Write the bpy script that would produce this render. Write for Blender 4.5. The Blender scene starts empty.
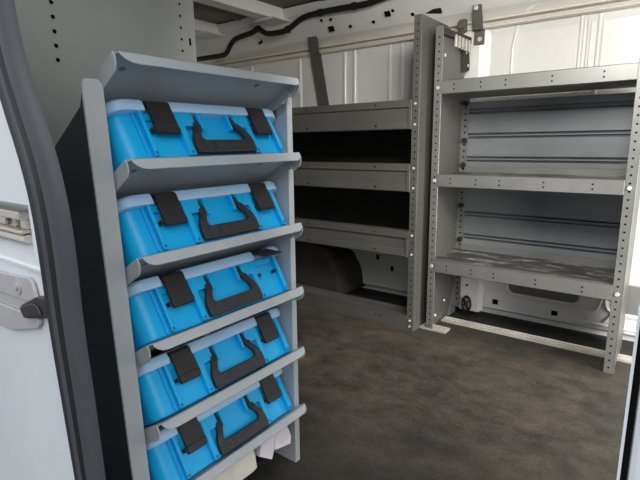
import bpy, bmesh, math, random
from mathutils import Vector, Matrix
random.seed(7)
S = 0.78                     # layout units -> metres
COL = bpy.context.scene.collection

# ------------------------------------------------------------------ materials
def _c(hexs):
    v = [int(hexs[i:i+2], 16)/255 for i in (0, 2, 4)]
    return tuple(x/12.92 if x <= .04045 else ((x+.055)/1.055)**2.4 for x in v) + (1,)

def mat(name, col, rough=.5, metal=0, col2=None, scale=6, lo=.35, hi=.7, bump=0, bscale=60,
        stretch=(1, 1, 1), spec=.5, coat=0):
    m = bpy.data.materials.new(name); m.use_nodes = True
    nt = m.node_tree; b = nt.nodes['Principled BSDF']
    b.inputs['Base Color'].default_value = _c(col)
    b.inputs['Roughness'].default_value = rough
    b.inputs['Metallic'].default_value = metal
    b.inputs['Specular IOR Level'].default_value = spec
    b.inputs['Coat Weight'].default_value = coat
    tc = nt.nodes.new('ShaderNodeTexCoord')
    mp = nt.nodes.new('ShaderNodeMapping'); mp.inputs['Scale'].default_value = stretch
    nt.links.new(tc.outputs['Object'], mp.inputs['Vector'])
    if col2:
        n = nt.nodes.new('ShaderNodeTexNoise'); n.inputs['Scale'].default_value = scale
        n.inputs['Detail'].default_value = 8; n.inputs['Roughness'].default_value = .65
        nt.links.new(mp.outputs['Vector'], n.inputs['Vector'])
        r = nt.nodes.new('ShaderNodeValToRGB')
        r.color_ramp.elements[0].position = lo; r.color_ramp.elements[0].color = _c(col)
        r.color_ramp.elements[1].position = hi; r.color_ramp.elements[1].color = _c(col2)
        nt.links.new(n.outputs['Fac'], r.inputs['Fac'])
        nt.links.new(r.outputs['Color'], b.inputs['Base Color'])
    if bump:
        n2 = nt.nodes.new('ShaderNodeTexNoise'); n2.inputs['Scale'].default_value = bscale
        n2.inputs['Detail'].default_value = 4
        nt.links.new(mp.outputs['Vector'], n2.inputs['Vector'])
        bp = nt.nodes.new('ShaderNodeBump'); bp.inputs['Strength'].default_value = bump
        bp.inputs['Distance'].default_value = .004
        nt.links.new(n2.outputs['Fac'], bp.inputs['Height'])
        nt.links.new(bp.outputs['Normal'], b.inputs['Normal'])
    return m

M = {}
M['rack'] = mat('rack_grey_paint', 'aeb3b6', .42, .0, 'b8bcbe', 9, .3, .75, bump=.05, bscale=120)
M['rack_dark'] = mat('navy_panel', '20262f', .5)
M['black'] = mat('black_hole', '0a0a0a', .9, spec=.1)
M['steel'] = mat('shelf_steel', '71726f', .38, .35, '848481', 5, .3, .75, bump=.04)
M['steel_a'] = mat('shelf_steel_dark', '575652', .45, .25, '64635e', 5, .3, .75)
M['steel_back'] = mat('back_panel_steel', '76787b', .33, .3, '888a8c', 3.5, .35, .75, stretch=(1, 1, 2.5))
M['steel_in'] = mat('inner_shade_and_bracket_dark', '2c2b29', .75, 0, '363532', 6)  # dark colour stands in for shade inside the left unit; also the dark brackets
M['shelf_top'] = mat('shelf_scuffed', '414140', .5, .1, 'c4c2bc', 9, .50, .74, stretch=(1, 2.2, 1))
M['zinc'] = mat('zinc_bolt', 'd8d8d4', .3, .4)
M['alu'] = mat('aluminium_rail', 'ddd7ca', .32, .1, 'e2dcd0', 10)
M['alu_floor'] = mat('aluminium_floor_rail', 'aaa59c', .45, .3, 'c6c2b8', 14)
M['white'] = mat('van_white_paint', 'e4e3df', .35, 0, 'dcdad5', 4, .35, .7, coat=.2)
M['white_out'] = mat('pillar_white_paint', 'dcdfe2', .3, 0, 'cfd3d8', 5, .3, .75, coat=.3)
M['ceil'] = mat('roof_skin', '6c6c6a', .6, 0, '7c7b77', 5)
M['part'] = mat('partition_steel', 'a6a8a4', .5, .2, 'b0b2ae', 3, .3, .75)
M['floor'] = None
M['rubber'] = mat('rubber_seal', '222328', .5, 0, '2a2b31', 12)
M['rubber_l'] = mat('rubber_seal_light', '3d3d43', .55, 0, '46464b', 12)
M['cable'] = mat('cable_black', '121212', .6)
M['blue'] = mat('case_blue', '12b0ec', .36, spec=.4)
M['lid'] = mat('case_lid_sky_tint', 'b2d7f5', .35)  # paler than the case body: sky reflection put into the lid colour
M['latch'] = mat('latch_black', '252324', .5, 0, '2d2b2b', 20, bump=.1, bscale=90)
M['handle'] = mat('handle_black', '2d2b2d', .5, 0, '363436', 25, bump=.12, bscale=90)
M['emboss'] = mat('handle_lettering', '454345', .5)
M['chrome'] = mat('bright_metal', 'c9c3b8', .28, .7)
M['plate'] = mat('striker_plate_grey', 'aaa9ac', .45, .2, 'b8b4b3', 30)
M['strap'] = mat('strap_steel', '5c5b56', .5, .2, '696862', 8)
M['hole_blue'] = mat('case_blue_dark', '0a5f92', .5)
M['paper'] = mat('paper_cream', 'd9d4c4', .8, 0, 'ebe7da', 14)
M['bag'] = mat('paper_white', 'dcd3da', .7, 0, 'efe9ee', 14)
M['asphalt'] = mat('asphalt', '3c3c3d', .95, 0, '474748', 20)
M['arch'] = mat('arch_liner', '2d2a27', .8, 0, '3d3832', 4)

def floor_mat():
    m = bpy.data.materials.new('cargo_floor_mat'); m.use_nodes = True
    nt = m.node_tree; b = nt.nodes['Principled BSDF']; N = nt.nodes.new; L = nt.links.new
    tc = N('ShaderNodeTexCoord')
    def noise(scale, st=(1, 1, 1), d=8, dist=0):
        mp = N('ShaderNodeMapping'); mp.inputs['Scale'].default_value = st; L(tc.outputs['Object'], mp.inputs['Vector'])
        n = N('ShaderNodeTexNoise'); n.inputs['Scale'].default_value = scale; n.inputs['Detail'].default_value = d
        n.inputs['Roughness'].default_value = .68; n.inputs['Distortion'].default_value = dist
        L(mp.outputs['Vector'], n.inputs['Vector']); return n
    def ramp(src, stops):
        r = N('ShaderNodeValToRGB'); e = r.color_ramp.elements
        e[0].position, e[0].color = stops[0][0], _c(stops[0][1]); e[1].position, e[1].color = stops[-1][0], _c(stops[-1][1])
        for p, c in stops[1:-1]:
            k = e.new(p); k.color = _c(c)
        L(src, r.inputs['Fac']); return r
    a = ramp(noise(2.6, (1, 1.3, 1), 12, .5).outputs['Fac'], [(.33, '2d2b29'), (.44, '48403a'), (.54, '64594c'), (.70, '7f715e')])
    g = ramp(noise(11, (1, 1.3, 1), 12).outputs['Fac'], [(.36, '2c2b2a'), (.5, '58534c'), (.70, '807a6f')])
    mx = N('ShaderNodeMix'); mx.data_type = 'RGBA'; mx.inputs[0].default_value = .45
    L(a.outputs['Color'], mx.inputs[6]); L(g.outputs['Color'], mx.inputs[7])
    # darker towards the far wall, broken up by noise
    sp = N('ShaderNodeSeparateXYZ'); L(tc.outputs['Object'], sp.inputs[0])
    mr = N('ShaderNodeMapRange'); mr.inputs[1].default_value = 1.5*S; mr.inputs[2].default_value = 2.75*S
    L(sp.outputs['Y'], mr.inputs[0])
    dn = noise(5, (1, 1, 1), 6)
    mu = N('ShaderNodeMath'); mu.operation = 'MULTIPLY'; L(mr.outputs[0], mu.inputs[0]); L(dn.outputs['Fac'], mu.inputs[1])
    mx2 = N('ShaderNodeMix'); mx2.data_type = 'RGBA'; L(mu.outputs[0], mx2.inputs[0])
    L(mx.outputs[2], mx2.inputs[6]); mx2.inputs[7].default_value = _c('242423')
    # pale dusty scuffs
    sc = ramp(noise(7, (1, 3.2, 1), 10, 1.2).outputs['Fac'], [(.60, '000000'), (.78, '8c8c8c')])
    mx3 = N('ShaderNodeMix'); mx3.data_type = 'RGBA'; L(sc.outputs['Color'], mx3.inputs[0])
    L(mx2.outputs[2], mx3.inputs[6]); mx3.inputs[7].default_value = _c('8a8378')
    src = mx3.outputs[2]
    for y0, y1, amt, colr in ((1.75, 1.05, .75, '343433'), (2.35, 2.8, .85, '1d1d1c')):   # dark grey towards the door edge, near black towards the far side
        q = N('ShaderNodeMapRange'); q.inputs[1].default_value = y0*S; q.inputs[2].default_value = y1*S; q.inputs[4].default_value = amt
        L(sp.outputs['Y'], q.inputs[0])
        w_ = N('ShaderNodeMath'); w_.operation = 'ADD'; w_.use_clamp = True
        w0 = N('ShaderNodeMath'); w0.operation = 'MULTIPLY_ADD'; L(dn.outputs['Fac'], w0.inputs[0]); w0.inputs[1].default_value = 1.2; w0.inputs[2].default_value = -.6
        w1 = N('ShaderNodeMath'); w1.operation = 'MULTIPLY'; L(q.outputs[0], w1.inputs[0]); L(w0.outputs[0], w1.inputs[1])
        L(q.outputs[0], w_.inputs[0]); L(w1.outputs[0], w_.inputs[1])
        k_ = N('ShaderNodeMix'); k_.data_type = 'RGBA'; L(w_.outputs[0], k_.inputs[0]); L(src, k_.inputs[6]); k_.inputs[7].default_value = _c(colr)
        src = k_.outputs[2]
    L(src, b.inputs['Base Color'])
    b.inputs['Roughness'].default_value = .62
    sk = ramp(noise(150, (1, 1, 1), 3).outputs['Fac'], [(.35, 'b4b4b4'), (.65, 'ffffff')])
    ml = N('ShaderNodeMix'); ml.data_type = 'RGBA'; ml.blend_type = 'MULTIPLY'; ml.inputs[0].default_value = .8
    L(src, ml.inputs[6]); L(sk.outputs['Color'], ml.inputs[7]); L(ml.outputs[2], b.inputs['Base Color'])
    n3 = noise(160, (1, 1, 1), 4); bp = N('ShaderNodeBump'); bp.inputs['Strength'].default_value = .35; bp.inputs['Distance'].default_value = .003
    L(n3.outputs['Fac'], bp.inputs['Height']); L(bp.outputs['Normal'], b.inputs['Normal'])
    return m
M['floor'] = floor_mat()

# ------------------------------------------------------------------ helpers
def tag(o, label=None, cat=None, group=None, kind=None):
    if label: o['label'] = label
    if cat: o['category'] = cat
    if group: o['group'] = group
    if kind: o['kind'] = kind
    return o

ORG = {}
def thing(name, label, cat, loc, group=None):
    o = bpy.data.objects.new(name, None); COL.objects.link(o)
    o.empty_display_size = .05
    o.location = Vector(loc)*S; ORG[o.name] = Vector(loc)
    return tag(o, label, cat, group)

class MB:
    def __init__(self, fn=None):
        self.bm = bmesh.new(); self.fn = fn; self.mi = 0
    def V(self, p):
        return self.bm.verts.new(Vector(p))
    def F(self, vs):
        f = self.bm.faces.new(vs); f.material_index = self.mi; return f
    def box(self, a, b):
        x0, x1 = sorted((a[0], b[0])); y0, y1 = sorted((a[1], b[1])); z0, z1 = sorted((a[2], b[2]))
        v = [self.V(p) for p in ((x0,y0,z0),(x1,y0,z0),(x1,y1,z0),(x0,y1,z0),(x0,y0,z1),(x1,y0,z1),(x1,y1,z1),(x0,y1,z1))]
        for q in ((3,2,1,0),(4,5,6,7),(0,1,5,4),(1,2,6,5),(2,3,7,6),(3,0,4,7)): self.F([v[i] for i in q])
        return self
    def loft(self, rings, cap=True, closed=True):
        R = [[self.V(p) for p in r] for r in rings]; n = len(R[0])
        for a, b in zip(R, R[1:]):
            for i in range(n if closed else n-1):
                j = (i+1) % n; self.F([a[i], a[j], b[j], b[i]])
        if cap and closed: self.F(R[0][::-1]); self.F(R[-1])
        return self
    def prism(self, poly, d):           # poly: 3d points, extruded along d
        d = Vector(d); return self.loft([[Vector(p) for p in poly], [Vector(p)+d for p in poly]])
    def disk(self, c, n, r, k=10, t=0):
        c = Vector(c); n = Vector(n).normalized(); u = n.orthogonal().normalized(); w = n.cross(u)
        p = [c+u*(r*math.cos(2*math.pi*i/k))+w*(r*math.sin(2*math.pi*i/k)) for i in range(k)]
        if t: return self.loft([p, [q+n*t for q in p]])
        self.F([self.V(q) for q in p]); return self
    def tube(self, pts, r, k=8):
        pts = [Vector(p) for p in pts]; rings = []
        up = Vector((0, 0, 1))
        for i, p in enumerate(pts):
            t = (pts[min(i+1, len(pts)-1)]-pts[max(i-1, 0)]).normalized()
            a = t.cross(up); a = a.normalized() if a.length > 1e-4 else Vector((1, 0, 0)); b = t.cross(a)
            rr = r[i] if isinstance(r, (list, tuple)) else r
            rings.append([p+a*(rr*math.cos(2*math.pi*j/k))+b*(rr*math.sin(2*math.pi*j/k)) for j in range(k)])
        return self.loft(rings)
    def build(self, name, mats, parent=None, bevel=0, smooth=False, label=None, seg=2, root=None):
        bm = self.bm
        if self.fn:
            for v in bm.verts: v.co = self.fn(v.co)
        root = root or parent
        top = root
        while top is not None and top.parent: top = top.parent
        org = ORG.get(top.name, Vector()) if top else None
        if org is None:
            c = [v.co for v in bm.verts]
            org = Vector(((min(p.x for p in c)+max(p.x for p in c))/2, (min(p.y for p in c)+max(p.y for p in c))/2, min(p.z for p in c)))
            if name in ('floor',): org = Vector((0, 0, 0))
        for v in bm.verts: v.co = (v.co-org)*S
        bmesh.ops.recalc_face_normals(bm, faces=[f for f in bm.faces])
        me = bpy.data.meshes.new(name); bm.to_mesh(me); bm.free()
        o = bpy.data.objects.new(name, me); COL.objects.link(o)
        for m in (mats if isinstance(mats, (list, tuple)) else [mats]): me.materials.append(M[m])
        if parent: o.parent = parent
        else: o.location = org*S; ORG[o.name] = org
        if smooth == 'auto':
            for p in me.polygons: p.use_smooth = True
            me.set_sharp_from_angle(angle=math.radians(32))
        elif smooth:
            for p in me.polygons: p.use_smooth = True
        if bevel:
            b = o.modifiers.new('edge', 'BEVEL'); b.width = bevel*S; b.segments = seg; b.limit_method = 'ANGLE'; b.angle_limit = math.radians(35)
            b.harden_normals = False
        if label: o['label'] = label
        return o

def lerp(a, b, t): return a+(b-a)*t
def interp(tab, x):                      # piecewise-linear table
    tab = sorted(tab)
    if x <= tab[0][0]: return tab[0][1]
    for (a, u), (b, v) in zip(tab, tab[1:]):
        if x <= b: return u+(v-u)*(x-a)/(b-a)
    return tab[-1][1]
def smooth_curve(pts, n=6):
    pts = [Vector(p) for p in pts]; out = []
    for i in range(len(pts)-1):
        p0, p1, p2, p3 = pts[max(i-1, 0)], pts[i], pts[i+1], pts[min(i+2, len(pts)-1)]
        for k in range(n):
            t = k/n
            out.append(.5*((2*p1)+(p2-p0)*t+(2*p0-5*p1+4*p2-p3)*t*t+(3*p1-p0-3*p2+p3)*t**3))
    out.append(pts[-1]); return out

# ================================================================== SETTING
XF, XR = -3.6, 1.6           # van body ends (front bulkhead / open rear doors)
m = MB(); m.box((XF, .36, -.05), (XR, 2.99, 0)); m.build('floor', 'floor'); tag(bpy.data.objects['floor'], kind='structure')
m = MB(); m.box((-8, -9, -.85), (8, 9, -.8)); tag(m.build('ground', 'asphalt'), kind='structure')

# far wall with pressed ribs, sill and sloping upper rail panel
m = MB()
prof = [(2.99, 0), (2.99, .03), (2.95, .05), (2.95, .36), (2.985, .40), (2.985, 1.70), (2.96, 1.80), (2.90, 1.835), (2.74, 1.975), (2.70, 2.02), (3.06, 2.04), (3.06, 0)]
m.prism([(XF, y, z) for y, z in prof], (XR-XF, 0, 0))
def rib(x0, x1, y, z0, z1, d=.014):
    w = (x1-x0)*.28
    m.prism([(x0, y, z0), (x0+w, y-d, z0), (x1-w, y-d, z0), (x1, y, z0)], (0, 0, z1-z0))
for x0, x1 in ((-2.05, -2.01), (-1.965, -1.925), (-1.68, -1.645), (-1.59, -1.555), (-2.47, -2.43), (-.528, -.50), (-.49, -.468), (-.445, -.412), (-3.0, -2.95), (.1, .15), (-.11, -.06)):
    rib(x0, x1, 2.985, .42, 1.755)
rib(-1.2, -.985, 2.985, .3, 1.79, .03)
m.tube(smooth_curve([(-.862, 2.985, .6), (-.862, 2.985, 1.5), (-.855, 2.983, 1.66), (-.82, 2.975, 1.77), (-.72, 2.93, 1.83), (-.5, 2.925, 1.845), (.5, 2.925, 1.85)]), .012)
wl = m.build('wall_left', 'white', bevel=.006); tag(wl, kind='structure')
m = MB()
for x, y, z, s in ((-2.05, 2.858, 1.868, .022), (-1.6, 2.838, 1.89, .02)):
    m.prism([(x-s, y-.004, z-s*.7), (x+s, y-.004, z-s*.7), (x+s, y-.004-s*.9, z+s*.7), (x-s, y-.004-s*.9, z+s*.7)], (0, .003, .002))
for x, y, z in ((-2.10, 2.80, 1.925), (-1.72, 2.86, 1.868), (-1.56, 2.825, 1.905), (-1.44, 2.86, 1.87), (-2.02, 2.80, 1.918), (-2.75, 2.86, 1.868), (-2.72, 2.85, 1.875), (-1.9, 2.86, 1.868)):
    m.disk((x, y, z), (0, -.65, -.75), .011, 10, .006)
tag(m.build('trim_1', 'black'), kind='structure')          # punched holes in the roof rail panel

# ceiling with roof bows
m = MB(); m.box((XF, .3, 2.03), (XR, 2.9, 2.06)); 
tag(m.build('ceiling', 'ceil'), kind='structure')
k = 2
for x in (-3.14, -2.45, -1.3, -.2):
    m = MB(); y0, y1 = .34, 2.76
    m.prism([(x-.075, y0, 2.03), (x-.055, y0, 1.955), (x+.055, y0, 1.955), (x+.075, y0, 2.03)], (0, y1-y0, 0))
    m.prism([(x-.10, y0, 2.03), (x-.10, y0, 2.015), (x-.07, y0, 2.015), (x-.07, y0, 2.03)], (0, y1-y0, 0))
    m.box((x-.10, y1-.16, 1.945), (x+.10, y1+.02, 1.957))
    tag(m.build('trim_%d' % k, 'white', bevel=.008), kind='structure'); k += 1
for x in (-2.8, -2.0, -1.7):                                     # stiffening swages in the roof skin
    m = MB(); m.prism([(x-.03, .4, 2.03), (x-.015, .4, 2.012), (x+.015, .4, 2.012), (x+.03, .4, 2.03)], (0, 2.3, 0))
    tag(m.build('trim_%d' % k, 'ceil'), kind='structure'); k += 1
# front bulkhead and the near-side wall above / ahead of the door opening
m = MB(); m.box((XF-.04, .3, 0), (XF, 3.0, 2.05)); tag(m.build('wall_front', 'white'), kind='structure')
m = MB(); m.box((XF, .40, 0), (-1.46, .44, 2.05)); m.box((-.9, .36, 1.9), (XR, .42, 2.06)); m.box((.35, .36, 0), (XR, .42, 2.0))
tag(m.build('wall_right', 'white'), kind='structure')

# ---- door pillar (nearest left edge) with a pocket for the door guide
YP = .33
EDGE_W = [(1.60, -.96), (1.32, -.925), (1.184, -.893), (1.099, -.855), (1.047, -.83), (.95, -.822), (.847, -.820), (.79, -.818), (.502, -.793), (.0, -.77)]
m = MB()
zs = [1.65, 1.45, 1.3, 1.2, 1.12, 1.06, 1.004, .96, .915, .86, .8, .7, .6, .5, .3, 0, -.5]
XL, XC = -1.55, -.863
for za, zb in zip(zs, zs[1:]):
    xa, xb = interp(EDGE_W, za)+.02, interp(EDGE_W, zb)+.02
    x0 = XC if (za <= 1.005 and zb >= .914) else XL
    m.prism([(x0, YP, zb), (xb, YP, zb), (xa, YP, za), (x0, YP, za)], (0, .012, 0))
m.box((XL, YP+.044, .905), (XC+.012, YP+.048, 1.012))
m.box((XC, YP+.01, .905), (XC+.01, YP+.046, 1.012))
m.box((XL, YP+.01, 1.004), (XC+.01, YP+.046, 1.012)); m.box((XL, YP+.01, .905), (XC+.01, YP+.046, .914))
m.box((XL, YP-.004, .892), (interp(EDGE_W, .89), YP, .8965))
pil = m.build('wall_pillar', 'white_out'); tag(pil, kind='structure')

# rubber seal running down the pillar edge: ridged strip
IN_W = [(1.60, -.83), (1.45, -.82), (1.311, -.811), (1.255, -.808), (1.187, -.784), (1.103, -.736), (1.051, -.722), (.96, -.709), (.817, -.716), (.749, -.708), (.55, -.702), (.0, -.69)]
PROF = [(0, 0), (.02, .022), (.12, .030), (.19, .022), (.22, .006), (.27, .005), (.31, .028), (.37, .036), (.44, .028), (.48, .004), (.53, .003), (.57, .022), (.68, .030), (.86, .028), (.97, .016), (1, -.005)]
PM = [0, 0, 0, 0, 2, 2, 1, 1, 2, 2, 2, 1, 1, 1, 1]
def sm(tab, z): return sum(interp(tab, z+d) for d in (-.06, -.04, -.02, 0, .02, .04, .06))/7
m = MB(); zz = [1.65-i*.03 for i in range(72)]
rows = []
for z in zz:
    a, b = sm(EDGE_W, z)+.004, sm(IN_W, z)-.008
    rows.append([m.V((a+(b-a)*s, YP-.55*d, z)) for s, d in PROF])
for r0, r1 in zip(rows, rows[1:]):
    for i in range(len(PROF)-1):
        m.mi = PM[i]; m.F([r0[i], r0[i+1], r1[i+1], r1[i]])
o = m.build('trim_9', ['rubber', 'rubber_l', 'cable'], smooth=True); tag(o, kind='structure')
# sliding door edge at the right of the opening
m = MB(); m.box((-.0072, YP, -.5), (.40, YP+.03, 1.0)); d1 = m.build('door_1', 'white_out', bevel=.004); tag(d1, kind='structure')
m = MB(); m.box((-.0106, YP+.002, -.5), (-.0073, YP+.02, 1.0)); s1 = m.build('door_seal', 'black', d1)
m = MB(); m.box((-.0124, YP, -.5), (-.0107, YP+.02, 1.0)); s2 = m.build('door_edge_trim', 'white_out', d1)
for s_ in (s1, s2):                                       # children keep the door's origin
    pass

# ---- partition panel with slotted holes behind the rack
XPn = -1.42
m = MB(); m.box((XPn-.012, .452, .02), (XPn, 1.152, 1.93)); m.box((XPn-.05, 1.143, .02), (XPn-.012, 1.152, 1.93))
m.mi = 1
for i in range(-1, 16):
    m.disk((XPn+.001, .669, 1.334+.0373*(i+1)), (1, 0, 0), .006)
    m.disk((XPn+.001, 1.093, 1.415+.0373*(i+1)), (1, 0, 0), .0045)
for z in (1.449, 1.62, 1.3): m.box((XPn-.001, 1.124, z-.012), (XPn+.001, 1.132, z+.012))
t = m.build('partition_panel', ['part', 'black'])
tag(t, 'tall flat grey steel partition with columns of punched holes behind the case rack', 'partition')

# ================================================================== CASE RACK
Bv, Nv = Vector((-.866, 0, -.5)), Vector((-.5, 0, .866))
ZT = [1.286, 1.073, .860, .655, .449, .244]
def warp(p):
    t = max(0, min(1.3, (1.285-p.z)/.8)); s = (1.12-p.y)/.57
    return Vector((p.x, p.y+.021*t*s, p.z))
rack = thing('case_rack', 'light grey steel rack with five tilted trays full of blue cases', 'rack', (-1.18, .82, 0))
def tip(i): return Vector((-.925, 0, ZT[i]))
XB = -1.40
def top_z(x): return 1.196 + (x+.969)*.60
# left end: navy sheet + grey front post
m = MB(warp)
m.prism([(-.972, .497, 0), (-.972, .497, 1.215), (-.99, .497, 1.178), (XB, .497, top_z(XB)), (XB, .497, 0)], (0, .006, 0))
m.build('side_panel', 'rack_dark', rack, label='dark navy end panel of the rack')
m = MB(warp)
arc0 = [(-.969, .5475-.012*(1-math.cos(a)), 1.214+.012*math.sin(a)) for a in (0, .5, 1.0, 1.57)]
pl = [(-.969, .496, 0), (-.969, .5405, 0)] + [(-.969, .5405, 1.216), (-.969, .537, 1.226), (-.969, .531, 1.232), (-.969, .505, 1.232), (-.969, .499, 1.227), (-.969, .496, 1.218)]
m.prism(pl, (-.008, 0, 0)); m.box((-1.0, .5365, 0), (-.977, .5405, 1.20))
m.build('front_post', 'rack', rack, bevel=.002)
# right end: sheet + post
m = MB(warp)
m.prism([(-.972, 1.114, 0), (-.972, 1.114, 1.2), (XB, 1.114, top_z(XB)), (XB, 1.114, 0)], (0, .006, 0))
m.build('side_panel', 'rack', rack)
m = MB(warp); m.box((-.969, 1.1135, 0), (-.977, 1.138, 1.235)); m.box((-.977, 1.133, 0), (-1.03, 1.138, 1.22))
m.build('front_post', 'rack', rack, bevel=.002)
for i in range(6):
    T = tip(i); m = MB(warp)
    L_ = .425
    def q(s, n, y): p = T+Bv*s+Nv*n; return (p.x, y, p.z)
    th = -.004
    # panel (wider ahead of the posts)
    m.prism([q(0, 0, .556), q(0, 0, 1.112), q(.012, 0, 1.12), q(.05, 0, 1.12), q(.055, 0, 1.112), q(L_, 0, 1.112), q(L_, 0, .55), q(.012, 0, .55)], Nv*th)
    # front lip with rounded lower corners
    r = .02; lip = [q(0, 0, .556), q(0, -.009, .558), q(0, -.018, .565), q(0, -.025, .577), q(0, -.027, .59), q(0, -.027, 1.09), q(0, -.025, 1.10), q(0, -.018, 1.110), q(0, -.009, 1.113), q(0, 0, 1.112)]
    m.prism(lip, Bv*.004)
    # end ears
    for y, e in ((.544, .004), (1.116, .004)):
        s1 = .10 if y < .8 else .052
        m.prism([q(.004, 0, y), q(.004, -.014, y), q(.010, -.026, y), (q(.022, -.035, y)), q(s1, -.036, y), q(s1, 0, y)], (0, e, 0))
    if True:     # inner return on the right so the ear reads as one sheet
        m.prism([q(.05, 0, 1.108), q(.05, -.028, 1.108), q(.16, -.028, 1.108), q(.16, 0, 1.108)], (0, .004, 0))
        m.prism([q(.046, -.001, 1.108), q(.046, -.036, 1.108), q(.052, -.036, 1.118), q(.052, -.001, 1.118)], Bv*.003)
    # back lip
    m.prism([q(L_-.004, 0, .55), q(L_-.004, .03, .55), q(L_-.004, .03, 1.105), q(L_-.004, 0, 1.105)], Bv*.004)
    m.mi = 1
    for y in (.585, .985): m.disk(q(.05, th-.0012, y), -Nv, .008, 10)
    m.build('tray', ['rack', 'steel'], rack, bevel=.0012, seg=1)
m = MB(warp)
m.box((-.955, .507, .119), (-1.08, 1.065, .122))
m.build('lower_shelf', 'rack_dark', rack, label='thin dark bottom shelf')

# ---- cases
UC, HW, UO = .842, .276, -.009          # centre and half width along Y
H, HL = .150, .120
def rrect(w, d0, d1, r, k=8):    # rounded rectangle in (u, depth)
    out = []
    for cx, cy, a0 in ((w-r, d0+r, -90), (w-r, d1-r, 0), (-w+r, d1-r, 90), (-w+r, d0+r, 180)):
        for j in range(k+1):
            a = math.radians(a0+90*j/k); out.append((cx+UO+r*math.cos(a), cy+r*math.sin(a)))
    return out
CASE_LABELS = [
    'blue plastic tool case on the topmost occupied tray of the rack',
    'blue plastic tool case on the second tray down, directly under the topmost case',
    'blue plastic tool case in the middle of the rack with its right latch swung up',
    'blue plastic tool case on the fourth tray down, directly above the lowest case',
    'blue plastic tool case on the lowest tray, above the white papers']
def text_mesh(body, size):
    cu = bpy.data.curves.new('lettering', 'FONT'); cu.body = body; cu.size = size; cu.align_x = 'CENTER'; cu.align_y = 'CENTER'; cu.extrude = .0006
    cu.resolution_u = 2; cu.space_character = 1.12
    to = bpy.data.objects.new('lettering', cu); COL.objects.link(to)
    dg = bpy.context.evaluated_depsgraph_get(); dg.update()
    me = bpy.data.meshes.new_from_object(to.evaluated_get(dg))
    vs = [v.co.copy() for v in me.vertices]; fs = [list(p.vertices) for p in me.polygons]
    bpy.data.objects.remove(to); bpy.data.curves.remove(cu); bpy.data.meshes.remove(me)
    return vs, fs
TXT = text_mesh('BERNER', .026)
JIT = [(0, 0), (-.001, .002), (-.003, -.001), (0, .003), (-.001, 0)]
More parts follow.
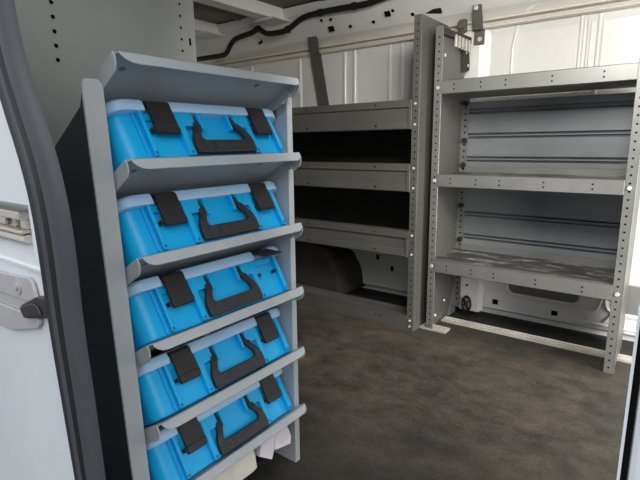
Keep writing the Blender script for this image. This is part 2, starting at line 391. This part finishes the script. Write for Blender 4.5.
for ci in range(5):
    T = tip(ci+1); du, dd = JIT[ci]; T = T + Bv*(.006+dd)+Nv*.0035
    def P(u, v, d): p = T+Bv*d+Nv*v; return Vector((p.x, UC+du+u, p.z))
    A = P(0, 0, .2)
    case = thing('tool_case', CASE_LABELS[ci], 'tool case', warp(A), 'blue tool cases on the rack')
    def pris(m, poly, d0, d1):      # poly in (u, v), extruded in depth
        m.loft([[P(u, v, d0) for u, v in poly], [P(u, v, d1) for u, v in poly]])
    R0 = .016                        # main front face depth
    m = MB(warp)
    m.loft([[P(u, v, d) for u, d in rrect(HW-.006-dw, R0+dw, .385-dw, .04)] for v, dw in ((.0, .004), (.004, 0), (HL, 0))])
    body = m.build('body', 'blue', case, smooth='auto')
    def rect(m, u0, u1, v0, v1, d0=.0, d1=R0+.004): pris(m, [(u0, v0), (u1, v0), (u1, v1), (u0, v1)], d0, d1)
    for s in (-1, 1):
        def rr(a, b, v0, v1, d0=0., nm='rib'):
            m = MB(warp); rect(m, min(s*a, s*b), max(s*a, s*b), v0, v1, d0); m.build(nm, 'blue', body, bevel=.002)
        rr(.102, .120, .004, HL)             # rib beside the handle bay
        rr(.068, .103, .082, HL, 0., 'pivot_tab')             # tab over the handle pivot
        rr(.044, .052, .074, HL)             # inner fin of the bay
        rr(.206, .216, .004, HL)             # rib outside the latch
        rr(.224, .228, .004, HL, .008)
        rr(.120, .206, .10, HL, .009, 'latch_pad')        # latch pad
    for s in (-1, 1):
        for uu in (.112, .211):
            m = MB(warp); pris(m, [(s*uu-.003, .008), (s*uu+.003, .008), (s*uu+.003, .015), (s*uu-.003, .015)], -.0008, .003); m.build('drain_hole', 'hole_blue', body)
    # lid
    m = MB(warp)
    def lidring(dw):
        o = rrect(HW-dw, -.004+dw, .392-dw, .045)
        f = []
        for c0, c1 in ((-.197, -.128), (.128, .197)):      # cut-outs for the two latches
            f += [(c0, -.004+dw), (c0, .026), (c1, .026), (c1, -.004+dw)]
        k = next(i for i, (u, d) in enumerate(o) if u > 0)   # ring starts at the front right corner
        return f + o
    m.loft([[P(u, v, d) for u, d in lidring(dw)] for v, dw in ((HL-.001, .002), (HL+.003, 0), (H-.010, 0), (H-.003, .004), (H, .011))])
    m.build('lid', 'lid', case, bevel=0, smooth='auto', label='blue lid, paler by painted sky reflection')
    # latches
    for s in (-1, 1):
        m = MB(warp); u0 = s*.160
        up = (ci == 2 and s == 1)
        prf = [(.1475, .024), (.1470, .006), (.144, -.002), (.138, -.008), (.060, -.008), (.057, -.002), (.062, .002), (.132, -.002), (.138, .006), (.141, .024)]
        if up:
            prf = [(.1475, .024), (.1470, .006), (.144, -.004), (.142, -.010), (.110, -.062), (.106, -.06), (.132, -.006), (.138, .006), (.141, .024)]
        m.loft([[P(u0-.031, v, d) for v, d in prf], [P(u0+.031, v, d) for v, d in prf]])
        if not up: m.loft([[P(u0-.032, v, d) for v, d in ((.080, -.0078), (.078, -.0088), (.0755, -.0078))], [P(u0+.032, v, d) for v, d in ((.080, -.0078), (.078, -.0088), (.0755, -.0078))]])
        for w in (-1, 1): pris(m, [(u0+w*.034-.004, .066), (u0+w*.034+.004, .066), (u0+w*.034+.004, .076), (u0+w*.034-.004, .076)], -.003, .014)
        m.build('latch', 'latch', case, bevel=.0018)
    # handle
    m = MB(warp)
    ro = [(-.076, .117), (-.076, .098), (-.080, .075), (-.094, .052), (-.098, .036), (-.098, .010), (-.094, .004)]
    ri = [(-.055, .117), (-.055, .097), (-.058, .078), (-.069, .060), (-.072, .048), (-.070, .042), (-.064, .039)]
    out = ro + [(-u, v) for u, v in ro[::-1]]; inn = ri + [(-u, v) for u, v in ri[::-1]]
    def dep(v): return .010-.020*min(1, max(0, (.117-v)/.05))
    n = len(out)
    fo = [m.V(P(u, v, dep(v))) for u, v in out]; fi = [m.V(P(u, v, dep(v))) for u, v in inn]
    bo = [m.V(P(u, v, dep(v)+.014)) for u, v in out]; bi = [m.V(P(u, v, dep(v)+.014)) for u, v in inn]
    for i in range(n-1):
        m.F([fo[i], fo[i+1], fi[i+1], fi[i]]); m.F([bi[i], bi[i+1], bo[i+1], bo[i]])
        m.F([fo[i+1], fo[i], bo[i], bo[i+1]]); m.F([fi[i], fi[i+1], bi[i+1], bi[i]])
    m.F([fo[0], fi[0], bi[0], bo[0]]); m.F([fi[-1], fo[-1], bo[-1], bi[-1]])
    hd = m.build('handle', 'handle', case, bevel=.003)
    m = MB(warp)
    vs, fs = TXT; vv = [m.V(P(c.x+.012, c.y+.023, -.0108-c.z*.6)) for c in vs]
    for f in fs:
        try: m.F([vv[i] for i in f])
        except ValueError: pass
    ring = [(.0105, .0075)]
    for k_ in range(16):
        a, b = 2*math.pi*k_/16, 2*math.pi*(k_+1)/16
        m.F([m.V(P(-.064+r_*math.cos(t_), .023+r_*math.sin(t_), -.0112)) for r_, t_ in ((.0105, a), (.0105, b), (.0070, b), (.0070, a))])
    m.box(P(-.067, .0215, -.0112)-Vector((.0004, 0, 0)), P(-.061, .0245, -.0112)+Vector((.0004, 0, 0)))
    m.build('lettering', 'emboss', hd)
    # dark bay shadow gap behind the handle arms is left to real depth

# ---- papers on the bottom shelf
def packet(name, poly, d, matn, label, cat, wav=.004):
    # poly: front outline points (x, y, z); extruded with soft crumple
    m = MB(warp); P0 = [Vector(p) for p in poly]; c = sum(P0, Vector())/len(P0); D = Vector(d)
    rings = []
    for s in (0, .12, .5, 1):
        rings.append([Vector((p.x, p.y, .127+(p.z-.127)*(1-.72*s)))+D*s+Vector((random.uniform(-wav, wav)*.4, random.uniform(-wav, wav), 0)) for p in P0])
    m.loft(rings)
    o = m.build(name, matn, bevel=.0008, seg=1); tag(o, label, cat); return o
packet('paper_packet', [(-.938, .62, .124), (-.938, .872, .124), (-.938, .886, .128), (-.941, .884, .170), (-.945, .878, .200), (-.945, .62, .200)], (-.085, -.01, 0), 'paper', 'flat cream paper packet lying at the left on the lowest shelf under the trays', 'packet', .002)
packet('paper_bag', [(-.938, .900, .158), (-.932, .950, .124), (-.935, .962, .146), (-.940, .975, .206), (-.945, .955, .206), (-.945, .915, .196)], (-.085, .01, 0), 'bag', 'crumpled white paper bag with a pointed lower corner, beside the cream packet', 'bag', .004)
packet('paper_bag', [(-.940, .972, .138), (-.934, 1.045, .128), (-.936, 1.055, .15), (-.940, 1.035, .203), (-.945, 1.01, .208), (-.945, .982, .206)], (-.085, .0, 0), 'bag', 'crumpled white paper bag at the right end of the lowest rack shelf', 'bag', .004)

# ================================================================== SHELF UNIT, REAR (right in view)
def holes(m, x, y, z0, z1, dz, r, n):
    m.mi = 1; z = z0
    while z < z1: m.disk((x, y, z), n, r, 8); z += dz
    m.mi = 0
def bolt(parent, p, n, r=.008, matn='zinc', t=.006, name='bolt'):
    m = MB(); m.disk(p, n, r, 8, t); return m.build(name, matn, parent, bevel=.001, seg=1)

ub = thing('shelf_unit', 'grey steel shelf unit at the right with three shelves and a ribbed back panel', 'shelf unit', (-.63, 2.7, 0))
XL_, XR_, YF, YB = -1.118, -.162, 2.5, 2.9
for side, x, o_ in (('l', XL_, 1), ('r', XR_, -1)):
    m = MB()
    m.prism([(x, YF, .0), (x, YF, 1.675), (x, YB-.12, 1.675), (x, YB, 1.60), (x, YB, .0)], (o_*.006, 0, 0))
    m.mi = 1
    for z in [.1+.033*i for i in range(38)]:
        m.disk((x+o_*.007, YB-.045, z), (o_, 0, 0), .005, 8)
    m.build('side_panel', ['steel_a', 'black'], ub)
    m = MB(); m.box((x-.004*o_, YF-.004, 0), (x+o_*.040, YF, 1.69)); m.box((x-.004*o_, YF-.004, 0), (x, YF+.03, 1.69))
    holes(m, x+o_*.020, YF-.0052, .03, 1.67, .0365, .0048, (0, -1, 0))
    p = m.build('post', ['steel', 'black'], ub, bevel=.0015, seg=1)
    for z in (1.38, .885, .395): bolt(p, (x+o_*.020, YF-.005, z), (0, -1, 0), .010)
    m = MB(); m.box((x+o_*.006, YB-.004, 0.05), (x+o_*.05, YB-.008, 1.36))
    holes(m, x+o_*.03, YB-.0095, .09, 1.34, .0365, .006, (0, -1, 0))
    p = m.build('rear_post', ['steel', 'black'], ub)
    for z in (1.319, 1.101, .955, .704, .489): bolt(p, (x+o_*.034, YB-.009, z), (0, -1, 0), .016, 'cable', .02, 'knob')
for zt, zb, top, pz in ((1.415, 1.345, 'steel', 1.347), (.922, .852, 'shelf_top', .906), (.436, .360, 'shelf_top', .42)):
    m = MB(); x0, x1 = XL_+.0405, XR_-.0405
    m.box((x0, YF-.006, zb), (x1, YF-.002, zt)); m.box((x0, YF-.006, zt-.004), (x1, YF+.02, zt))
    m.box((x0, YF-.006, zb), (x1, YF+.03, zb+.004))
    m.mi = 2
    m.box((XL_+.0065, YF+.004, pz), (XR_-.0065, YB-.012, pz+.006))
    m.mi = 0; m.box((x0, YB-.018, pz), (x1, YB-.012, pz+.04))
    m.mi = 1
    for fx in (.08, .24, .38, .62, .86):
        for dz in (.022, .045): m.disk((x0+(x1-x0)*fx, YF-.0072, zb+dz), (0, -1, 0), .0045, 8)
    m.build('shelf', ['steel', 'black', top], ub, bevel=.0015, seg=1)
# back panel with pressed grooves
def backsheet(z0, z1, grooves):
    m = MB(); pr = [(0, z0)]
    for g in sorted(grooves):
        pr += [(0, g-.017), (.026, g-.014), (.026, g-.008), (.0, g-.003), (.0, g+.003), (.026, g+.008), (.026, g+.014), (0, g+.017)]
    pr.append((0, z1))
    R = [[m.V((x, YB-.003+d, z)) for d, z in pr] for x in (XL_+.045, XR_-.02)]
    for i in range(len(pr)-1): m.F([R[0][i], R[1][i], R[1][i+1], R[0][i+1]])
    return m
backsheet(.895, 1.325, (1.27, 1.128, .99)).build('back_panel', 'steel_back', ub)
backsheet(.41, .845, (.656, .51)).build('back_panel', 'steel_back', ub)
# brackets on the inside of the left end
m = MB(); m.prism([(XL_+.0065, 2.83, 1.63), (XL_+.0065, 2.93, 1.655), (XL_+.0065, 2.965, 1.52), (XL_+.0065, 2.86, 1.495)], (.01, 0, 0))
p = m.build('bracket', 'steel_in', ub, label='dark bracket near the top of the unit')
for y, z in ((2.885, 1.61), (2.92, 1.54)): bolt(p, (XL_+.0165, y, z), (1, 0, 0), .009)
m = MB(); m.prism([(XL_+.0065, 2.53, 1.69), (XL_+.0065, 2.94, 1.70), (XL_+.0065, 2.94, 1.665), (XL_+.0065, 2.53, 1.655)], (.02, 0, 0))
p = m.build('bracket', 'steel_in', ub, label='dark bracket along the top edge')
for i in range(5):
    t_ = MB(); t_.box((XL_+.0265, 2.68+.05*i, 1.61), (XL_+.040, 2.696+.05*i, 1.675)); t_.build('hook', 'alu_floor', p, bevel=.002)
bolt(p, (XL_+.0068, 2.60, 1.56), (1, 0, 0), .010)
m = MB(); m.prism([(XL_+.0065, 2.80, 0), (XL_+.0065, 2.88, .22), (XL_+.0065, 2.90, .22), (XL_+.0065, 2.90, 0)], (.012, 0, 0))
m.build('bracket', 'steel', ub)
for y, z in ((2.73, .12), (2.6, .06)): bolt(ub, (XL_+.0065, y, z), (1, 0, 0), .009)

# ================================================================== SHELF UNIT, FRONT (left in view)
ua = thing('shelf_unit', 'grey steel shelf unit at the left with deep fronts, half hidden behind the case rack', 'shelf unit', (-1.86, 2.63, 0))
AX0, AX1, AY, AYB = -2.56, -1.165, 2.42, 2.88
for x, o_, zt in ((AX0, 1, 1.34), (AX1, -1, 1.745)):
    m = MB()
    m.prism([(x, AY, 0), (x, AY, zt), (x, AYB-.12, zt), (x, AYB, zt-.04), (x, AYB, 0)], (o_*.006, 0, 0))
    m.mi = 1
    for z in [.1+.05*i for i in range(24)]: m.disk((x-o_*.0015, AY+.03, z), (-o_, 0, 0), .004, 8)
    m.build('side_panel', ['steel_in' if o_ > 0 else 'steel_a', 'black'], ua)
    m = MB(); m.box((x, AY-.004, 0), (x+o_*.043, AY, zt)); holes(m, x+o_*.020, AY-.0052, .02, zt-.02, .0365, .0048, (0, -1, 0))
    p = m.build('post', ['steel_a', 'black'], ua, bevel=.0015, seg=1)
    for z in (1.30, 1.19, .955, .845, .575, .465, .065, .03): bolt(p, (x+o_*.022, AY-.005, z), (0, -1, 0), .0075)
xa, xb = AX0+.0435, AX1-.0435
for zt, zb in ((1.322, 1.166), (.978, .822), (.597, .446)):
    m = MB()
    m.box((xa, AY-.010, zt-.040), (xb, AY-.002, zt)); m.box((xa, AY+.002, zb+.042), (xb, AY+.006, zt-.038))
    m.box((xb-.02, AY-.008, zb), (xb, AY-.002, zt-.04))
    m.prism([(xa, AY-.002, zb), (xa, AY-.006, zb+.004), (xa, AY-.002, zb+.044), (xa, AY+.004, zb+.044), (xa, AY+.004, zb)], (xb-xa-.02, 0, 0))
    m.box((xa, AY-.002, zt-.004), (xb, AY+.05, zt))
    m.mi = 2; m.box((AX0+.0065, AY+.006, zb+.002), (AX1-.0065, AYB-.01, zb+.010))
    m.mi = 1
    for fx in (.445, .83):
        m.disk((xa+(xb-xa)*fx, AY-.0068, zb+.022), (0, -1, .1), .0065, 8)
        m.disk((xa+(xb-xa)*fx, AY-.0112, zt-.020), (0, -1, 0), .0055, 8)
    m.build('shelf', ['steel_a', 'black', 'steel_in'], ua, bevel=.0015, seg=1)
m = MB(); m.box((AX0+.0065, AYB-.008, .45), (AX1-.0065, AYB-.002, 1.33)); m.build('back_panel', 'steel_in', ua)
m = MB(); m.box((xa, AY-.006, .0), (xb, AY-.002, .088)); m.box((xa, AY-.006, .084), (xb, AY+.03, .088))
m.mi = 1
for fx in (.84, .866): m.disk((xa+(xb-xa)*fx, AY-.0072, .058), (0, -1, 0), .005, 8)
m.build('bottom_rail', ['steel_a', 'black'], ua, bevel=.0015, seg=1)
m = MB(); m.box((xa, 2.615, .002), (xb, 2.655, .05)); m.build('rear_rail', 'steel', ua)

# ================================================================== FLOOR RAILS, WHEEL ARCH, WALL FITTINGS
def rail(x0, x1, y0, y1, name, label, cat):
    m = MB(); w = y1-y0
    pr = [(y0, 0), (y0, .012), (y0+.12*w, .014), (y0+.16*w, .007), (y0+.44*w, .007), (y0+.46*w, .014), (y0+.54*w, .014), (y0+.56*w, .007), (y0+.84*w, .007), (y0+.88*w, .014), (y1, .012), (y1, 0)]
    m.prism([(x0, y, z+.0005) for y, z in pr], (x1-x0, 0, 0))
    tag(m.build(name, 'alu_floor'), label, cat)
rail(-1.10, XR-.1, 2.672, 2.745, 'floor_rail', 'long grooved aluminium floor rail running under the right shelf unit', 'rail')
rail(-1.16, -1.0, 2.495, 2.572, 'floor_rail', 'short end of aluminium floor rail between the two shelf units', 'rail')
m = MB()   # wheel arch box
pr = []
for i in range(13):
    a = math.pi*i/12; pr.append((-2.45+.60*math.cos(a), .02+.43*math.sin(a)**.8))
rings = []
for y, s in ((2.70, .90), (2.72, .97), (2.76, 1.0), (2.985, 1.02)):
    rings.append([(-2.45+(x+2.45)*s, y, z*s) for x, z in pr])
m.loft(rings)
o = m.build('trim_10', 'arch', bevel=.01); tag(o, kind='structure')
# lower pressed body side (white) behind the shelves
def oval(cx, cz, w, h, k=8, top=True):
    out = []
    r = min(w, h)*.6
    for sx, sz, a0 in ((1, -1, -90), (1, 1, 0), (-1, 1, 90), (-1, -1, 180)):
        for j in range(k+1):
            a = math.radians(a0+90*j/k); out.append((cx+sx*(w-r)+r*math.cos(a), cz+sz*(h-r)+r*math.sin(a)))
    return out
k = 11
m = MB()     # door pillar foot with plug, at the left end of the lower side
m.prism([(-1.085, 2.95, .02), (-1.075, 2.90, .02), (-.95, 2.90, .02), (-.935, 2.95, .02)], (0, 0, .35))
tag(m.build('trim_%d' % k, 'white', bevel=.006), kind='structure'); k += 1
for cx, cz, w, h in ((-.59, .245, .225, .10), (-.04, .245, .2, .11)):
    m = MB()
    oo, ii = oval(cx, cz, w, h), oval(cx, cz, w-.018, h-.018)
    A_ = [m.V((x, 2.949, z)) for x, z in oo]; B_ = [m.V((x, 2.942, z)) for x, z in ii]; C_ = [m.V((x, 2.949, z)) for x, z in oval(cx, cz, w-.03, h-.03)]
    for R1, R2 in ((A_, B_), (B_, C_)):
        for i in range(len(R1)): j = (i+1) % len(R1); m.F([R1[i], R1[j], R2[j], R2[i]])
    m.mi = 1; m.F([m.V((x, 2.9488, z)) for x, z in oval(cx, cz, w-.03, h-.03)])
    tag(m.build('trim_%d' % k, ['white', 'ceil'], smooth=False), kind='structure'); k += 1
m = MB()
m.tube(smooth_curve([(-.34, 2.948, .10), (-.36, 2.948, .15), (-.30, 2.948, .17), (-.27, 2.948, .30)]), .007)
m.tube(smooth_curve([(-.26, 2.948, .10), (-.23, 2.948, .15), (-.26, 2.948, .19), (-.27, 2.948, .30)]), .007)
m.tube([(-.93, 2.949, .075), (.8, 2.949, .075)], .006)
m.box((-1.86, 2.944, .05), (-1.36, 2.949, .055))
tag(m.build('trim_%d' % k, 'white'), kind='structure'); k += 1
m = MB()
for x, z in ((-.86, .095), (-.515, .092)): m.box((x-.017, 2.947, z-.017), (x+.017, 2.9495, z+.017))
for x, z in ((-1.72, .27), (-1.60, .20)): m.box((x-.012, 2.947, z-.018), (x+.012, 2.9495, z+.018))
m.disk((-1.03, 2.899, .19), (0, -1, 0), .008, 8)
tag(m.build('trim_%d' % k, 'black'), kind='structure'); k += 1
# cable grommet
m = MB(); c = Vector((-1.025, 2.898, .065))
for r0, r1 in ((.046, .032),):
    ring = []
    for dy, rr in ((0, r0), (-.012, r0-.003), (-.014, (r0+r1)/2), (-.012, r1+.003), (0, r1)):
        ring.append([c+Vector((.72*rr*math.cos(2*math.pi*i/20), dy, rr*1.25*math.sin(2*math.pi*i/20))) for i in range(20)])
    m.loft(ring, cap=False)
m.tube([c+Vector((-.02, -.006, .035)), c+Vector((.0, -.012, 0)), c+Vector((.018, -.006, -.04))], .008)
m.tube([c+Vector((.02, -.006, .03)), c+Vector((.0, -.010, 0)), c+Vector((-.02, -.006, -.01))], .006)
tag(m.build('cable_grommet', 'cable', smooth=True), 'black oval rubber grommet low on the white wall behind the right shelf unit', 'grommet')

# wall rails: two parallel aluminium tubes along the wall
def wrail(z0, z1, y, name, label):
    m = MB(); pr = [(y, z0), (y-.028, z0+.004), (y-.034, (z0+z1)/2-.006), (y-.026, (z0+z1)/2), (y-.034, (z0+z1)/2+.006), (y-.028, z1-.004), (y, z1)]
    m.prism([(-3.4, a, b) for a, b in pr], (4.9, 0, 0)); tag(m.build(name, 'alu', bevel=.002), label, 'rail')
wrail(1.737, 1.764, 2.965, 'lashing_rail', 'lower aluminium lashing rail running along the top of the far wall')
wrail(1.772, 1.796, 2.955, 'lashing_rail', 'upper aluminium lashing rail just under the punched roof panel')
# rail fittings and straps
m = MB(); m.prism([(-2.287, 2.845, 1.925), (-2.200, 2.845, 1.925), (-2.215, 2.915, 1.81), (-2.302, 2.915, 1.81)], (0, -.006, -.004))
m.prism([(-2.302, 2.912, 1.815), (-2.215, 2.912, 1.815), (-2.21, 2.92, 1.735), (-2.297, 2.92, 1.735)], (0, -.006, 0))
m.prism([(-2.30, 2.93, 1.738), (-2.21, 2.93, 1.738), (-2.145, 2.955, 1.30), (-2.238, 2.955, 1.30)], (0, .006, 0))
t = m.build('wall_bracket', 'strap', bevel=.001); tag(t, 'dark grey steel strap bracket bolted over the rail above the left shelf unit', 'bracket')
m = MB(); m.disk((-2.245, 2.858, 1.895), (0, -.8, -.6), .012, 10, .008); m.build('bolt', 'zinc', t, root=t)
m = MB(); m.box((-1.082, 2.948, 1.655), (-1.018, 2.954, 1.745)); m.prism([(-1.082, 2.921, 1.735), (-1.018, 2.921, 1.735), (-1.014, 2.885, 1.80), (-1.014, 2.866, 1.858), (-1.066, 2.866, 1.858), (-1.074, 2.885, 1.80)], (0, -.006, -.003)); t = m.build('wall_bracket', 'strap', bevel=.002)
tag(t, 'short upright dark steel plate bolted across the rails above the right shelf unit', 'bracket')
for y, z in ((2.862, 1.84), (2.948, 1.685)):
    bolt(t, (-1.045, y, z), (0, -1, 0), .014)
m = MB(); m.box((-1.155, 2.89, 1.735), (-1.115, 2.925, 1.80)); m.disk((-1.135, 2.89, 1.768), (0, -1, 0), .024, 14, .02)
t = m.build('rail_clamp', 'steel_a', bevel=.002); tag(t, 'small round steel clamp on the rails beside the top of the shelf units', 'clamp')
m = MB(); m.prism([(-1.37, 2.862, 1.935), (-1.255, 2.862, 1.935), (-1.255, 2.90, 1.865), (-1.36, 2.90, 1.880)], (0, -.03, -.02))
t = m.build('roof_rail_bracket', 'cable', bevel=.003); tag(t, 'small black box bracket under the roof panel at the top centre', 'bracket')
# cable
cp = [(-3.45, 2.74, 1.80), (-3.326, 2.72, 1.795), (-3.15, 2.72, 1.792), (-3.0, 2.72, 1.795), (-2.94, 2.72, 1.85), (-2.87, 2.72, 1.894), (-2.69, 2.72, 1.914), (-2.635, 2.72, 1.935), (-2.55, 2.72, 1.89), (-2.44, 2.72, 1.878), (-2.34, 2.72, 1.886), (-2.204, 2.72, 1.94), (-2.05, 2.72, 1.950), (-1.89, 2.72, 1.948), (-1.7, 2.72, 1.942), (-1.58, 2.72, 1.955), (-1.3, 2.71, 1.98), (-.6, 2.71, 1.99)]
m = MB(); m.tube(smooth_curve(cp, 5), .019, 10)
t = m.build('wiring_loom', 'cable', smooth=True); tag(t, 'thick black taped wiring loom snaking along the edge of the ceiling', 'cable')
for x, z in ((-2.05, 1.950), (-1.78, 1.945), (-2.63, 1.93), (-2.34, 1.886)):
    m = MB(); m.tube([(x-.012, 2.72, z), (x+.012, 2.72, z)], .024, 10); m.build('cable_clip', 'cable', t)

# ================================================================== PILLAR FITTINGS
t = thing('door_guide', 'bright metal door guide bracket set in the pocket of the white pillar', 'bracket', (-.98, YP+.03, .93))
m = MB(); m.box((-1.4, YP+.02, .966), (-.965, YP+.0435, .983)); m.box((-1.4, YP+.024, .938), (-.975, YP+.0435, .946))
m.box((-1.0, YP+.034, .946), (-.972, YP+.0435, .966)); m.box((-1.4, YP+.034, .946), (-1.025, YP+.0435, .966)); m.build('bracket_body', 'chrome', t, bevel=.003)
m = MB(); m.tube([(-1.4, YP+.036, .926), (-.975, YP+.036, .928)], .008, 10); m.build('roller_bar', 'chrome', t)
m = MB(); m.disk((-1.05, YP+.033, .956), (0, -1, 0), .007, 10, .004); m.build('rivet', 'steel', t)
t = thing('door_striker', 'grey striker plate with a black rubber bumper on the white pillar', 'striker', (-.96, YP, .74))
m = MB()
for poly in ([(-1.3, .842), (-1.3, .86), (-.99, .868), (-.885, .876), (-.872, .870), (-.866, .855), (-.864, .846), (-.852, .842), (-.848, .832), (-1.3, .815)],
             [(-1.3, .79), (-1.3, .735), (-.99, .755), (-.875, .785), (-.862, .797), (-.862, .806)],):
    m.prism([(x, YP-.0015, z) for x, z in poly], (0, -.006, 0))
m.build('striker_plate', 'plate', t, bevel=.0015)
m = MB(); m.prism([(x, YP-.001, z) for x, z in [(-1.3, .810), (-.90, .830), (-.90, .812), (-1.3, .792)]], (0, -.004, 0)); m.build('striker_bar', 'plate', t, bevel=.001)
m = MB(); m.disk((-.935, YP-.0076, .853), (0, -1, 0), .0155, 18, .002); m.disk((-.935, YP-.0096, .853), (0, -1, 0), .007, 12, .003); m.build('screw', 'plate', t)
m = MB()
m.prism([(x, YP-.001, z) for x, z in [(-.918, .822), (-.85, .850), (-.80, .856), (-.786, .852), (-.792, .826), (-.81, .820), (-.906, .799), (-.918, .810)]], (0, -.012, 0))
m.prism([(x, YP-.013, z) for x, z in [(-.915, .820), (-.86, .838), (-.84, .836), (-.83, .822), (-.902, .802), (-.912, .811)]], (0, -.004, 0))
m.build('bumper', 'latch', t, bevel=.003, label='black rubber bumper block')

# ================================================================== LIGHT, SKY, CAMERA
w = bpy.data.worlds.new('overcast'); bpy.context.scene.world = w; w.use_nodes = True
nt = w.node_tree; bg = nt.nodes['Background']
tc = nt.nodes.new('ShaderNodeTexCoord'); sp = nt.nodes.new('ShaderNodeSeparateXYZ'); nt.links.new(tc.outputs['Generated'], sp.inputs[0])
rp = nt.nodes.new('ShaderNodeValToRGB'); e = rp.color_ramp.elements
e[0].position = .0; e[0].color = (.44, .45, .46, 1); e[1].position = .7; e[1].color = (1.0, 1.06, 1.15, 1)
nt.links.new(sp.outputs['Z'], rp.inputs['Fac']); nt.links.new(rp.outputs['Color'], bg.inputs['Color'])
bg.inputs['Strength'].default_value = 1.32
def area(name, loc, size, energy, aim, col=(1, 1, 1), sy=None):
    l = bpy.data.lights.new(name, 'AREA'); l.energy = energy; l.size = size; l.color = col
    if sy: l.shape = 'RECTANGLE'; l.size_y = sy
    o = bpy.data.objects.new(name, l); COL.objects.link(o); o.location = Vector(loc)*S
    o.rotation_euler = (Vector(aim)*S-o.location).to_track_quat('-Z', 'Y').to_euler(); return o
l = area('rear_door_daylight', (1.25, 1.95, .95), .9, 13, (-.6, 2.95, .35), (1, .98, .95), .9); l.data.spread = math.radians(85)
l = area('load_bay_fill', (-.25, 1.25, 1.93), 00.5, 18, (-1.0, 2.9, 1.0), (1, .975, .93)); l.data.spread = math.radians(130)  # added fill light under the ceiling, not a known lamp of the van

su = bpy.data.lights.new('hazy_sun', 'SUN'); su.energy = 1.1; su.angle = math.radians(50); su.color = (1, .98, .95)
so = bpy.data.objects.new('hazy_sun', su); COL.objects.link(so); so.rotation_euler = Vector((-.6, .5, -.62)).to_track_quat('-Z', 'Y').to_euler()
cam = bpy.data.cameras.new('camera'); co = bpy.data.objects.new('camera', cam); COL.objects.link(co)
r_ = Vector((0.79625261, 0.60483295, -0.01260493)); u_ = Vector((-0.11189102, 0.16771508, 0.97946519)); f_ = Vector((-0.59452685, 0.77849133, -0.20121895))
mw = Matrix(((r_.x, u_.x, -f_.x, 0), (r_.y, u_.y, -f_.y, 0), (r_.z, u_.z, -f_.z, 1.1*S), (0, 0, 0, 1)))
co.matrix_world = mw
cam.sensor_fit = 'HORIZONTAL'; cam.sensor_width = 36; cam.lens = 474.13*36/640; cam.clip_start = .02
sc = bpy.context.scene; sc.camera = co
sc.view_settings.view_transform = 'Standard'; sc.view_settings.look = 'None'; sc.view_settings.exposure = 0.12
